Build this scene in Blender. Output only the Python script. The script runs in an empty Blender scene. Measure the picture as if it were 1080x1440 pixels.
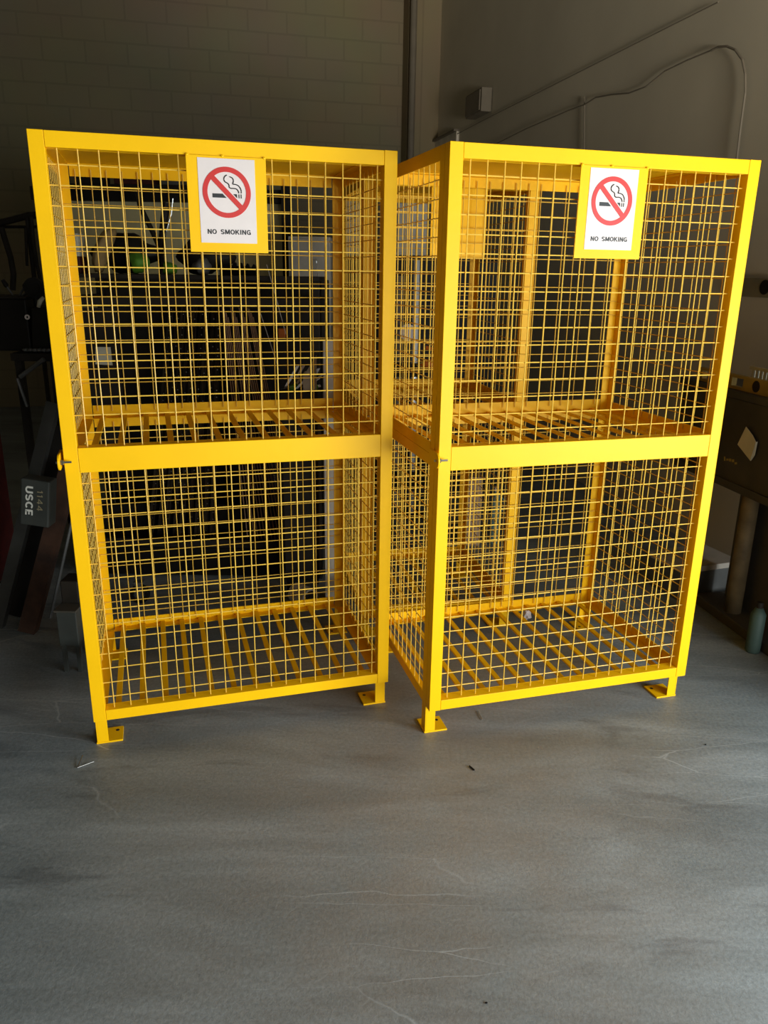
import bpy, bmesh, math, random
from mathutils import Vector, Matrix
random.seed(7)
S = bpy.context.scene
COL = S.collection
R = math.radians

# ------------------------------------------------------------------ camera
F_PX, PITCH, ROLL, CAM_H = 1078.1, R(17.458), R(0.871), 1.501
cam_d = bpy.data.cameras.new('camera'); cam = bpy.data.objects.new('camera', cam_d); COL.objects.link(cam)
fw = Vector((0, math.cos(PITCH), -math.sin(PITCH))); up0 = Vector((0, math.sin(PITCH), math.cos(PITCH)))
rt = Vector((1, 0, 0)) * math.cos(ROLL) + up0 * math.sin(ROLL)
up = -Vector((1, 0, 0)) * math.sin(ROLL) + up0 * math.cos(ROLL)
M = Matrix((( rt.x, up.x, -fw.x, 0), (rt.y, up.y, -fw.y, 0), (rt.z, up.z, -fw.z, CAM_H), (0, 0, 0, 1)))
cam.matrix_world = M
cam_d.sensor_fit = 'VERTICAL'; cam_d.sensor_height = 36; cam_d.lens = F_PX * 36 / 1440
cam_d.clip_start = 0.05
S.camera = cam

# ------------------------------------------------------------------ world, light, exposure
w = bpy.data.worlds.new('sky'); S.world = w; w.use_nodes = True
w.node_tree.nodes['Background'].inputs[0].default_value = (0.62, 0.78, 1.0, 1)
w.node_tree.nodes['Background'].inputs[1].default_value = 0.08

def area(name, loc, to, sx, sy, e, colr):
    l = bpy.data.lights.new(name, 'AREA'); l.shape = 'RECTANGLE'; l.size = sx; l.size_y = sy
    l.energy = e; l.color = colr
    o = bpy.data.objects.new(name, l); COL.objects.link(o); o.location = loc
    d = Vector(to) - Vector(loc)
    o.rotation_euler = d.to_track_quat('-Z', 'Y').to_euler()
    return o
# daylight through the roller door in the right wall and through the door behind the camera
area('daylight_right_door', (2.95, -0.35, 0.85), (1.95, -0.45, 0.78), 3.8, 1.5, 215, (0.85, 0.95, 1.0))
area('daylight_front_door', (2.55, -2.7, 1.0), (2.0, 0.0, 0.8), 2.0, 1.7, 52, (1.0, 0.97, 0.92))
g_ = area('right_wall_fill', (2.2, -2.8, .9), (1.7, 4.4, 4.6), 1.2, 1.0, 32, (1.0, 0.93, 0.76)); g_.data.spread = R(46)  # added fill lamp brightening the upper right wall, in place of haze
S.view_settings.view_transform = 'Standard'
S.view_settings.look = 'None'
S.view_settings.gamma = 1
S.view_settings.use_curve_mapping = False
S.view_settings.exposure = 0.55

# ------------------------------------------------------------------ materials
def new_mat(name):
    m = bpy.data.materials.new(name); m.use_nodes = True
    nt = m.node_tree; return m, nt, nt.nodes['Principled BSDF']
def mat(name, rgb, rough=0.5, metal=0.0, var=0.15, scale=8.0, bump=0.0, spec=0.4):
    """plain procedural surface: base colour broken up by noise"""
    m, nt, b = new_mat(name)
    tc = nt.nodes.new('ShaderNodeTexCoord')
    n = nt.nodes.new('ShaderNodeTexNoise'); n.inputs['Scale'].default_value = scale; n.inputs['Detail'].default_value = 6
    r = nt.nodes.new('ShaderNodeValToRGB')
    lo = [c * (1 - var) for c in rgb]; hi = [min(1, c * (1 + var)) for c in rgb]
    r.color_ramp.elements[0].position = .3; r.color_ramp.elements[1].position = .7
    r.color_ramp.elements[0].color = (*lo, 1); r.color_ramp.elements[1].color = (*hi, 1)
    nt.links.new(tc.outputs['Object'], n.inputs['Vector'])
    nt.links.new(n.outputs['Fac'], r.inputs['Fac']); nt.links.new(r.outputs['Color'], b.inputs['Base Color'])
    b.inputs['Roughness'].default_value = rough; b.inputs['Metallic'].default_value = metal
    b.inputs['Specular IOR Level'].default_value = spec
    if bump:
        bp = nt.nodes.new('ShaderNodeBump'); bp.inputs['Strength'].default_value = bump; bp.inputs['Distance'].default_value = .002
        n2 = nt.nodes.new('ShaderNodeTexNoise'); n2.inputs['Scale'].default_value = scale * 12
        nt.links.new(tc.outputs['Object'], n2.inputs['Vector'])
        nt.links.new(n2.outputs['Fac'], bp.inputs['Height']); nt.links.new(bp.outputs['Normal'], b.inputs['Normal'])
    return m

YEL = mat('yellow_enamel', (0.90, 0.485, 0.002), 0.42, 0, 0.04, 5, 0.12, 0.16)
YELW = mat('yellow_wire_enamel', (0.78, 0.47, 0.06), 0.36, 0, 0.07, 30, 0.0, 0.45)
WHITE = mat('white_vinyl', (0.70, 0.60, 0.55), 0.4, 0, 0.03, 12)
RED = mat('sign_red', (0.55, 0.02, 0.015), 0.45, 0, 0.03)
INK = mat('black_ink', (0.015, 0.015, 0.015), 0.5, 0, 0.1)
ZINC = mat('zinc', (0.55, 0.55, 0.53), 0.3, 1, 0.1)
DARK = mat('dark_steel', (0.018, 0.014, 0.010), 0.6, 0.0, 0.3, 8, 0, 0.2)
BLACK = mat('black_plastic', (0.008, 0.0065, 0.005), 0.5, 0, 0.3, 8, 0, 0.2)
GREY = mat('grey_steel', (0.11, 0.108, 0.10), 0.5, 0.3, 0.25)
LGREY = mat('pale_grey_paint', (0.40, 0.35, 0.285), 0.5, 0, 0.15)
RUST = mat('rusty_steel', (0.04, 0.017, 0.008), 0.8, 0.1, 0.5, 14, 0.4)
OLIVE = mat('olive_board', (0.74, 0.63, 0.34), 0.8, 0, 0.08, 2)
MAROON = mat('dark_red_paint', (0.055, 0.006, 0.004), 0.6, 0, 0.3, 30)
PAPER = mat('paper', (0.50, 0.46, 0.34), 0.8, 0, 0.1)
TAN = mat('tan_leather', (0.22, 0.14, 0.05), 0.8, 0, 0.2)
GREEN = mat('high_visibility_green', (0.07, 0.19, 0.01), 0.7, 0, 0.15)
CHROME = mat('bright_galvanised', (0.85, 0.85, 0.84), 0.35, 0.35, 0.05)
ORANGE = mat('orange_plastic', (0.55, 0.13, 0.015), 0.5, 0, 0.1)
CARD = mat('cardboard', (0.38, 0.25, 0.16), 0.85, 0, 0.12, 6)
GLASSY = mat('blue_green_plastic', (0.14, 0.22, 0.20), 0.25, 0, 0.3)
WOODY = mat('level_yellow', (0.32, 0.21, 0.04), 0.6, 0, 0.15)
BENCH = mat('brown_grey_bench_paint', (0.055, 0.047, 0.034), 0.7, 0, 0.25, 5)

SLATE = mat('slate_steel', (0.042, 0.045, 0.038), 0.6, 0.1, 0.2)
LETTER = mat('white_stencil', (0.62, 0.60, 0.52), 0.7, 0, 0.15, 60)
RUSTYP = mat('rust_streaked_pipe', (0.15, 0.11, 0.055), 0.7, 0.1, 0.45, 9)
TANB = mat('tan_primer', (0.25, 0.21, 0.12), 0.7, 0, 0.2)

BEAMG = mat('dull_beam_steel', (0.035, 0.034, 0.030), 0.38, 0.3, 0.3)
WPIPE = mat('wall_coloured_pipe', (.19, .16, .12), .6, 0, .1)
JADE = mat('dull_jade_paint', (0.05, 0.085, 0.07), 0.6, 0, 0.15)
# concrete floor
FLOOR, nt, b = new_mat('sealed_concrete')
L = nt.links.new
tc = nt.nodes.new('ShaderNodeTexCoord')
def noise(scale, det=8, rough=.6, vec=None, dist=0):
    n = nt.nodes.new('ShaderNodeTexNoise'); n.inputs['Scale'].default_value = scale; n.inputs['Detail'].default_value = det
    n.inputs['Roughness'].default_value = rough; n.inputs['Distortion'].default_value = dist
    L(vec if vec else tc.outputs['Object'], n.inputs['Vector']); return n
def ramp(src, pts):
    r = nt.nodes.new('ShaderNodeValToRGB'); e = r.color_ramp.elements
    while len(e) < len(pts): e.new(.5)
    for k, (p, c) in enumerate(pts): e[k].position = p; e[k].color = (*c, 1)
    L(src, r.inputs['Fac']); return r
def mix(kind, fac, a, bb):
    m = nt.nodes.new('ShaderNodeMixRGB'); m.blend_type = kind
    if isinstance(fac, float): m.inputs[0].default_value = fac
    else: L(fac, m.inputs[0])
    for i, s in ((1, a), (2, bb)):
        if isinstance(s, tuple): m.inputs[i].default_value = (*s, 1)
        else: L(s, m.inputs[i])
    return m
mp = nt.nodes.new('ShaderNodeMapping'); mp.inputs['Rotation'].default_value = (0, 0, R(20)); mp.inputs['Scale'].default_value = (.7, 2.6, 1)
L(tc.outputs['Object'], mp.inputs['Vector'])
n1 = noise(1.5, 9, .62, mp.outputs['Vector'], .4)
base = ramp(n1.outputs['Fac'], [(.30, (.135, .152, .154)), (.5, (.205, .228, .230)), (.70, (.30, .328, .332))])
n2 = noise(90, 3, .7)
fine = ramp(n2.outputs['Fac'], [(.3, (.80, .80, .80)), (.7, (1.18, 1.18, 1.18))])
c1 = mix('MULTIPLY', 1.0, base.outputs[0], fine.outputs[0])
n3 = noise(2.3, 5, .6, mp.outputs['Vector'], .8)
dk = ramp(n3.outputs['Fac'], [(.56, (1, 1, 1)), (.68, (.55, .56, .58))])
c2 = mix('MULTIPLY', 0.8, c1.outputs[0], dk.outputs[0])
# brownish overspray dust near the cages
sp = nt.nodes.new('ShaderNodeTexGradient'); sp.gradient_type = 'SPHERICAL'
mp2 = nt.nodes.new('ShaderNodeMapping'); mp2.inputs['Location'].default_value = (-.18, -1.15, 0); mp2.inputs['Scale'].default_value = (.85, .62, 1)
L(tc.outputs['Object'], mp2.inputs['Vector']); L(mp2.outputs['Vector'], sp.inputs['Vector'])
n4 = noise(5, 5)
ov = nt.nodes.new('ShaderNodeMath'); ov.operation = 'MULTIPLY'; L(sp.outputs['Fac'], ov.inputs[0]); L(n4.outputs['Fac'], ov.inputs[1]); ov2 = nt.nodes.new('ShaderNodeMath'); ov2.operation = 'MULTIPLY'; L(ov.outputs[0], ov2.inputs[0]); ov2.inputs[1].default_value = .62; ov = ov2
c3 = mix('MIX', ov.outputs[0], c2.outputs[0], (.33, .21, .12))
# scratches: thin stretched voronoi edges
mp3 = nt.nodes.new('ShaderNodeMapping'); mp3.inputs['Rotation'].default_value = (0, 0, R(-28)); mp3.inputs['Scale'].default_value = (1.2, 9, 1)
L(tc.outputs['Object'], mp3.inputs['Vector'])
v = nt.nodes.new('ShaderNodeTexVoronoi'); v.feature = 'DISTANCE_TO_EDGE'; v.inputs['Scale'].default_value = .8
dn = noise(3, 3); dm = mix('ADD', 0.35, mp3.outputs['Vector'], dn.outputs['Color']); L(dm.outputs[0], v.inputs['Vector'])
scr = ramp(v.outputs['Distance'], [(0.0, (1, 1, 1)), (.006, (0, 0, 0))])
n5 = noise(1.1, 2); ms = ramp(n5.outputs['Fac'], [(.46, (0, 0, 0)), (.60, (.5, .5, .5))])
sm = mix('MULTIPLY', 1.0, scr.outputs[0], ms.outputs[0])
c4 = mix('MIX', sm.outputs[0], c3.outputs[0], (.52, .53, .52))
# tiny specks and chips
v2 = nt.nodes.new('ShaderNodeTexVoronoi'); v2.inputs['Scale'].default_value = 9; L(tc.outputs['Object'], v2.inputs['Vector'])
spk = ramp(v2.outputs['Distance'], [(0, (1, 1, 1)), (.035, (0, 0, 0))])
vr = ramp(v2.outputs['Color'], [(.80, (0, 0, 0)), (.82, (.8, .8, .8))])
spm = mix('MULTIPLY', 1.0, spk.outputs[0], vr.outputs[0])
c5 = mix('MIX', spm.outputs[0], c4.outputs[0], (.05, .05, .05))
L(c5.outputs[0], b.inputs['Base Color'])
rr = ramp(n1.outputs['Fac'], [(.3, (.42, .42, .42)), (.7, (.62, .62, .62))]); L(rr.outputs[0], b.inputs['Roughness'])
bp = nt.nodes.new('ShaderNodeBump'); bp.inputs['Strength'].default_value = .18; bp.inputs['Distance'].default_value = .004
L(n2.outputs['Fac'], bp.inputs['Height']); L(bp.outputs['Normal'], b.inputs['Normal'])

# concrete block wall
def block_mat(name, c_lo, c_hi, mortar, msize=.010):
    m, nt, b = new_mat(name)
    tc = nt.nodes.new('ShaderNodeTexCoord')
    br = nt.nodes.new('ShaderNodeTexBrick'); br.inputs['Scale'].default_value = 1
    br.inputs['Brick Width'].default_value = .4064; br.inputs['Row Height'].default_value = .2032
    br.inputs['Mortar Size'].default_value = msize; br.inputs['Color1'].default_value = (*c_lo, 1)
    br.inputs['Color2'].default_value = (*c_hi, 1); br.inputs['Mortar'].default_value = (*mortar, 1)
    nt.links.new(tc.outputs['Object'], br.inputs['Vector'])
    n = nt.nodes.new('ShaderNodeTexNoise'); n.inputs['Scale'].default_value = 1.2; n.inputs['Detail'].default_value = 8
    nt.links.new(tc.outputs['Object'], n.inputs['Vector'])
    mx = nt.nodes.new('ShaderNodeMixRGB'); mx.blend_type = 'MULTIPLY'; mx.inputs[0].default_value = .35
    nt.links.new(br.outputs['Color'], mx.inputs[1]); nt.links.new(n.outputs['Color'], mx.inputs[2])
    nt.links.new(mx.outputs[0], b.inputs['Base Color'])
    bp = nt.nodes.new('ShaderNodeBump'); bp.inputs['Strength'].default_value = .2; bp.inputs['Distance'].default_value = .006; bp.invert = True
    nt.links.new(br.outputs['Fac'], bp.inputs['Height']); nt.links.new(bp.outputs['Normal'], b.inputs['Normal'])
    b.inputs['Roughness'].default_value = .8
    return m
BLOCK = block_mat('painted_block', (.31, .25, .15), (.318, .256, .155), (.275, .222, .135))
WALLR = mat('painted_panel_wall', (.62, .56, .44), .75, 0, .08, 1.2)
CEIL = mat('dark_roof_deck', (.07, .06, .05), .8)
GROUND = mat('outdoor_concrete', (.42, .42, .40), .9)

# ------------------------------------------------------------------ mesh helpers
class MB:
    def __init__(s): s.bm = bmesh.new()
    def box(s, a, b, rot=None, piv=None):
        x0, y0, z0 = a; x1, y1, z1 = b
        vs = [s.bm.verts.new(p) for p in ((x0,y0,z0),(x1,y0,z0),(x1,y1,z0),(x0,y1,z0),(x0,y0,z1),(x1,y0,z1),(x1,y1,z1),(x0,y1,z1))]
        for f in ((0,3,2,1),(4,5,6,7),(0,1,5,4),(1,2,6,5),(2,3,7,6),(3,0,4,7)): s.bm.faces.new([vs[i] for i in f])
        if rot is not None:
            bmesh.ops.rotate(s.bm, verts=vs, cent=Vector(piv if piv else ((x0+x1)/2,(y0+y1)/2,(z0+z1)/2)), matrix=rot.to_3x3())
        return vs
    def tube(s, pts, r, n=8, cap=True):
        """a swept round bar; r is one radius or one per point"""
        pts = [Vector(p) for p in pts]; rings = []
        ref = None
        for i, p in enumerate(pts):
            d = (pts[min(i+1, len(pts)-1)] - pts[max(i-1, 0)]).normalized()
            if ref is None: ref = Vector((0,0,1)) if abs(d.z) < .9 else Vector((1,0,0))
            a = d.cross(ref).normalized(); bb = d.cross(a).normalized(); ref = -bb if False else ref
            rad = r[i] if isinstance(r, (list, tuple)) else r
            rings.append([s.bm.verts.new(p + (a*math.cos(2*math.pi*k/n) + bb*math.sin(2*math.pi*k/n))*rad) for k in range(n)])
        for A, B in zip(rings, rings[1:]):
            for k in range(n): s.bm.faces.new((A[k], A[(k+1)%n], B[(k+1)%n], B[k]))
        if cap: s.bm.faces.new(rings[0][::-1]); s.bm.faces.new(rings[-1])
    def prism(s, pts, off):
        """extrude the flat outline pts by the vector off"""
        off = Vector(off); A = [s.bm.verts.new(Vector(p)) for p in pts]; B = [s.bm.verts.new(Vector(p)+off) for p in pts]
        n = len(pts)
        s.bm.faces.new(A); s.bm.faces.new(B[::-1])
        for k in range(n): s.bm.faces.new((A[k], B[k], B[(k+1)%n], A[(k+1)%n]))
    def ring(s, c, r0, r1, ax, ay, off, n=64):
        c = Vector(c); ax = Vector(ax); ay = Vector(ay); off = Vector(off); rows = []
        for rad, o in ((r0, 0), (r1, 0), (r1, 1), (r0, 1)):
            rows.append([s.bm.verts.new(c + (ax*math.cos(2*math.pi*k/n) + ay*math.sin(2*math.pi*k/n))*rad + off*o) for k in range(n)])
        for q in range(4):
            A, B = rows[q], rows[(q+1)%4]
            for k in range(n): s.bm.faces.new((A[k], A[(k+1)%n], B[(k+1)%n], B[k]))
    def sphere(s, c, r, sc=(1,1,1), sub=2):
        g = bmesh.ops.create_icosphere(s.bm, subdivisions=sub, radius=r)
        for v in g['verts']: v.co = Vector((v.co.x*sc[0], v.co.y*sc[1], v.co.z*sc[2])) + Vector(c)
        return g['verts']
    def build(s, name, m, parent=None, bevel=0, smooth=False):
        bmesh.ops.recalc_face_normals(s.bm, faces=s.bm.faces[:])
        me = bpy.data.meshes.new(name); s.bm.to_mesh(me); s.bm.free(); me.materials.append(m)
        if smooth:
            for p in me.polygons: p.use_smooth = True
        o = bpy.data.objects.new(name, me); COL.objects.link(o)
        if parent: o.parent = parent
        if bevel:
            bv = o.modifiers.new('bevel', 'BEVEL'); bv.width = bevel; bv.segments = 2; bv.limit_method = 'ANGLE'
        return o
def tag(o, label, cat, group=None, kind=None):
    o['label'] = label; o['category'] = cat
    if group: o['group'] = group
    if kind: o['kind'] = kind
    return o
def empty(name, loc, rz, label, cat, group=None):
    o = bpy.data.objects.new(name, None); o.empty_display_size = .1; COL.objects.link(o)
    o.location = loc; o.rotation_euler = (0, 0, rz); return tag(o, label, cat, group)
def struct(o): o['kind'] = 'structure'; return o
def at(px, py, Y):
    """the point of the place seen at this photo position, on the vertical plane y = Y"""
    d = fw * F_PX + rt * (px - 540) + up * (720 - py)
    t = Y / d.y
    return Vector((0, 0, CAM_H)) + d * t
def arc(cx, cy, rx, ry, a0, a1, n=14):
    return [(cx + rx*math.cos(R(a0+(a1-a0)*k/n)), cy + ry*math.sin(R(a0+(a1-a0)*k/n))) for k in range(n+1)]
GLYPH = {
 'N': (.72, [[(.1, 0), (.1, 1)], [(.12, .95), (.60, .05)], [(.62, 0), (.62, 1)]]),
 'O': (.78, [arc(.39, .5, .30, .42, 0, 360, 24)]),
 'S': (.68, [arc(.34, .715, .235, .205, 25, 270, 12) + arc(.34, .285, .245, .205, 90, -155, 12)]),
 'M': (.86, [[(.1, 0), (.1, 1)], [(.13, .96), (.43, .10)], [(.73, .96), (.43, .10)], [(.76, 0), (.76, 1)]]),
 'K': (.72, [[(.1, 0), (.1, 1)], [(.14, .36), (.60, .98)], [(.30, .55), (.66, .02)]]),
 'I': (.30, [[(.15, 0), (.15, 1)]]),
 'G': (.78, [arc(.40, .5, .30, .42, 40, 318, 20), [(.40, .46), (.68, .46)], [(.64, .46), (.64, .04)]]),
 'U': (.72, [[(.1, 1), (.1, .36)] + arc(.36, .34, .26, .27, 180, 360, 12) + [(.62, .36), (.62, 1)]]),
 'C': (.72, [arc(.40, .5, .30, .42, 45, 315, 20)]),
 'E': (.64, [[(.1, 0), (.1, 1)], [(.1, .92), (.56, .92)], [(.1, .5), (.50, .5)], [(.1, .08), (.56, .08)]]),
 '1': (.40, [[(.22, 0), (.22, 1)], [(.22, .95), (.05, .75)]]),
 '4': (.68, [[(.48, 0), (.48, 1)], [(.48, .97), (.06, .28)], [(.04, .28), (.64, .28)]]),
 ' ': (.50, [])}
def text_mesh(word, th, name):
    """bold sans letters as flat solid strokes; unit height, centred on the origin"""
    bm = bmesh.new(); x = 0; lay = 0
    for ch in word:
        wd, strokes = GLYPH[ch]
        for pts in strokes:
            P = [Vector((x+p[0], p[1])) for p in pts]; rows = []; closed = (P[0]-P[-1]).length < 1e-3
            lay = (lay + 1) % 3
            for i, p in enumerate(P):
                if closed: d = P[(i+1) % (len(P)-1)] - P[(i-1) % (len(P)-1)]
                else: d = P[min(i+1, len(P)-1)] - P[max(i-1, 0)]
                d.normalize(); n_ = Vector((-d.y, d.x))*th/2
                rows.append([bm.verts.new((p.x+n_.x, p.y+n_.y, z)) for z in (0, .012+.002*lay)] + [bm.verts.new((p.x-n_.x, p.y-n_.y, z)) for z in (.012+.002*lay, 0)])
            for A, B in zip(rows, rows[1:]):
                for k in range(4): bm.faces.new((A[k], A[(k+1) % 4], B[(k+1) % 4], B[k]))
            bm.faces.new(rows[0][::-1]); bm.faces.new(rows[-1])
        x += wd + .10
    bmesh.ops.recalc_face_normals(bm, faces=bm.faces[:])
    mx = (min(v.co.x for v in bm.verts)+max(v.co.x for v in bm.verts))/2
    for v in bm.verts: v.co.x -= mx; v.co.y -= .5
    me = bpy.data.meshes.new(name); bm.to_mesh(me); bm.free(); return me

# ------------------------------------------------------------------ the room
YAW = R(14)
e1 = Vector((math.cos(YAW), math.sin(YAW), 0)); e2 = Vector((-math.sin(YAW), math.cos(YAW), 0))
CORNER = Vector((0.48, 9.6, 0))
def room(u, v, z=0): return CORNER + e1 * u + e2 * v + Vector((0, 0, z))     # u to the right, v further away
def wall_obj(name, boxes, m, horiz, origin):
    """a wall panel set: object origin in the room frame, local x along the wall, local y up, so block courses run level"""
    mb = MB()
    for a, b_ in boxes: mb.box(a, b_)
    o = mb.build(name, m); ang = YAW if horiz else YAW + math.pi/2
    o.matrix_world = Matrix.Translation(origin) @ Matrix.Rotation(ang, 4, 'Z') @ Matrix.Rotation(math.pi/2, 4, 'X')
    return struct(o)
H = 5.4
mb = MB(); mb.box((-14, -14, -.12), (16, 14, 0)); fl = mb.build('floor', FLOOR); struct(fl)
o = wall_obj('wall_back', [((-9, 0, -.2), (.2, H, 0))], BLOCK, True, room(0, 0))
# right wall: local x runs from the corner towards -v (negative x), opening between x = -10.6 and -7.3
o = wall_obj('wall_right', [((-7.35, 0, 0), (0, H, .2)), ((-12.9, 0, 0), (-11.4, H, .2)), ((-11.4, 2.6, 0), (-7.35, H, .2))], WALLR, False, room(0, 0))
o = wall_obj('wall_left', [((-12.9, 0, -.2), (0, H, 0))], BLOCK, False, room(-9, 0))
o = wall_obj('wall_front', [((-9, 0, 0), (-6.2, H, .2)), ((-.9, 0, 0), (.2, H, .2)), ((-6.2, 2.8, 0), (-.9, H, .2))], BLOCK, True, room(0, -12.9))
mb = MB(); mb.box((-9.2, -13.1, H), (.3, .3, H+.1)); ce = mb.build('ceiling', CEIL)
ce.matrix_world = Matrix.Translation(CORNER) @ Matrix.Rotation(YAW, 4, 'Z'); struct(ce)
# pilaster and down-pipe near the corner of the back wall
mb = MB(); mb.box((-.36, -.22, 0), (0.0, 0, H)); o = mb.build('trim_1', BLOCK)
o.matrix_world = Matrix.Translation(CORNER) @ Matrix.Rotation(YAW, 4, 'Z'); struct(o)

# ------------------------------------------------------------------ yellow storage cages
D_, HT, ZT, ZM1, ZM0, ZR, ZB, PW = 0.699, 1.832, 1.792, 1.002, 0.929, 0.142, 0.105, 0.039
PITCH_W = 0.0508
def wires(mb, us, zs, vplane, u0, u1, z0, z1, side=False, rad=.0018, jit=.0012):
    for u in us:
        du = random.uniform(-jit, jit)
        a, b_ = (u, vplane, z0), (u + du, vplane, z1)
        if side: a, b_ = (vplane, u, z0), (vplane, u + du, z1)
        mb.tube([a, b_], rad, 6)
    off = rad * 1.8
    for z in zs:
        dz = random.uniform(-jit, jit)
        a, b_ = (u0, vplane + off, z), (u1, vplane + off, z + dz)
        if side: a, b_ = (vplane + (off if vplane < .1 else -off), u0, z), (vplane + (off if vplane < .1 else -off), u1, z + dz)
        mb.tube([a, b_], rad, 6)
def frange(a, b_, st):
    out = []
    while a < b_: out.append(a); a += st
    return out
def sign(parent, u0, u1, z0, z1, su0, su1, sz0, sz1, plain=False):
    mb = MB(); mb.box((u0, -.0045, z0), (u1, -.0015, z1))
    for uu in (u0+.004, (u0+u1)/2 - .01, u1-.004): mb.sphere((uu, -.004, z1), .0045, (1.2, .6, 1), 1)
    pl = mb.build('sign_plate', YEL, parent, .0006)
    if plain: return pl
    sw, sh = su1-su0, sz1-sz0
    mb = MB(); mb.box((su0, -.0056, sz0), (su1, -.0046, sz1)); f = mb.build('sign_face', WHITE, pl)
    f['label'] = 'white rectangular sticker'
    cu, cz = su0 + sw*.49, sz0 + sh*.605; r1 = sw*.425; r0 = r1*.80; y = -.0066
    mb = MB(); mb.ring((cu, -.0056, cz), r0, r1, (1,0,0), (0,0,1), (0, -.0010, 0))
    hw = (r1-r0)*.52
    c45, s45 = math.cos(R(-45)), math.sin(R(-45))
    def P(a, t): return (cu + a*c45 - t*s45, -.0058, cz + a*s45 + t*c45)
    mb.prism([P(-r0-.002, -hw), P(r0+.002, -hw), P(r0+.002, hw), P(-r0-.002, hw)], (0, -.0011, 0))
    o = mb.build('prohibition_symbol', RED, pl); o['label'] = 'red ring with a diagonal bar'
    # cigarette: body left of the bar, tip and two end strokes right of it
    mb = MB(); k = r1
    def slab(x0, x1, zA, zB, sl=0, sr=0):
        mb.prism([(cu+x0*k+sl*k, -.0057, cz+zA*k), (cu+x1*k+sr*k, -.0057, cz+zA*k), (cu+x1*k, -.0057, cz+zB*k), (cu+x0*k, -.0057, cz+zB*k)], (0, -.0006, 0))
    zA, zB = -.21, -.05
    mb.prism([(cu-.60*k, -.0057, cz+zA*k), (cu-.02*k, -.0057, cz+zA*k), (cu-.18*k, -.0057, cz+zB*k), (cu-.60*k, -.0057, cz+zB*k)], (0, -.0006, 0))
    mb.prism([(cu+.42*k, -.0057, cz+zA*k), (cu+.42*k, -.0057, cz+zB*k), (cu+.26*k, -.0057, cz+zB*k)], (0, -.0006, 0))
    slab(.48, .52, zA, zB); slab(.57, .61, zA, zB)
    # smoke
    def curve(pts, wd=.032):
        pts = [Vector((cu+a*k, -.0062, cz+c*k)) for a, c in pts]
        sm_ = []
        for i in range(len(pts)-1):
            p0, p1, p2, p3 = pts[max(i-1,0)], pts[i], pts[i+1], pts[min(i+2, len(pts)-1)]
            for t in (0, .25, .5, .75):
                sm_.append(.5*((2*p1)+(p2-p0)*t+(2*p0-5*p1+4*p2-p3)*t*t+(3*p1-p0-3*p2+p3)*t**3))
        sm_.append(pts[-1]); mb.tube(sm_, k*wd*.5, 6)
    curve([(.03,.68),(-.06,.62),(-.10,.52),(-.06,.42),(.05,.36),(.10,.30),(.11,.22),(.17,.17),(.32,.17),(.42,.14),(.48,.06),(.50,-.01)], .045)
    curve([(.14,.62),(.24,.58),(.29,.50),(.28,.40),(.26,.34),(.36,.33),(.48,.29),(.56,.20),(.60,.10),(.60,-.01)], .045)
    o = mb.build('cigarette_pictogram', INK, pl)
    me = text_mesh('NO SMOKING', .19, 'lettering'); me.materials.append(INK)
    o = bpy.data.objects.new('lettering', me); COL.objects.link(o); o.parent = pl
    wd = max(v.co.x for v in me.vertices) - min(v.co.x for v in me.vertices)
    hh = max(v.co.y for v in me.vertices) - min(v.co.y for v in me.vertices)
    o.rotation_euler = (math.pi/2, 0, 0); o.scale = (sw*.77/wd, sh*.062/hh, .03)
    o.location = (su0+sw*.505, -.0059, sz0+sh*.135)
    return pl

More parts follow.
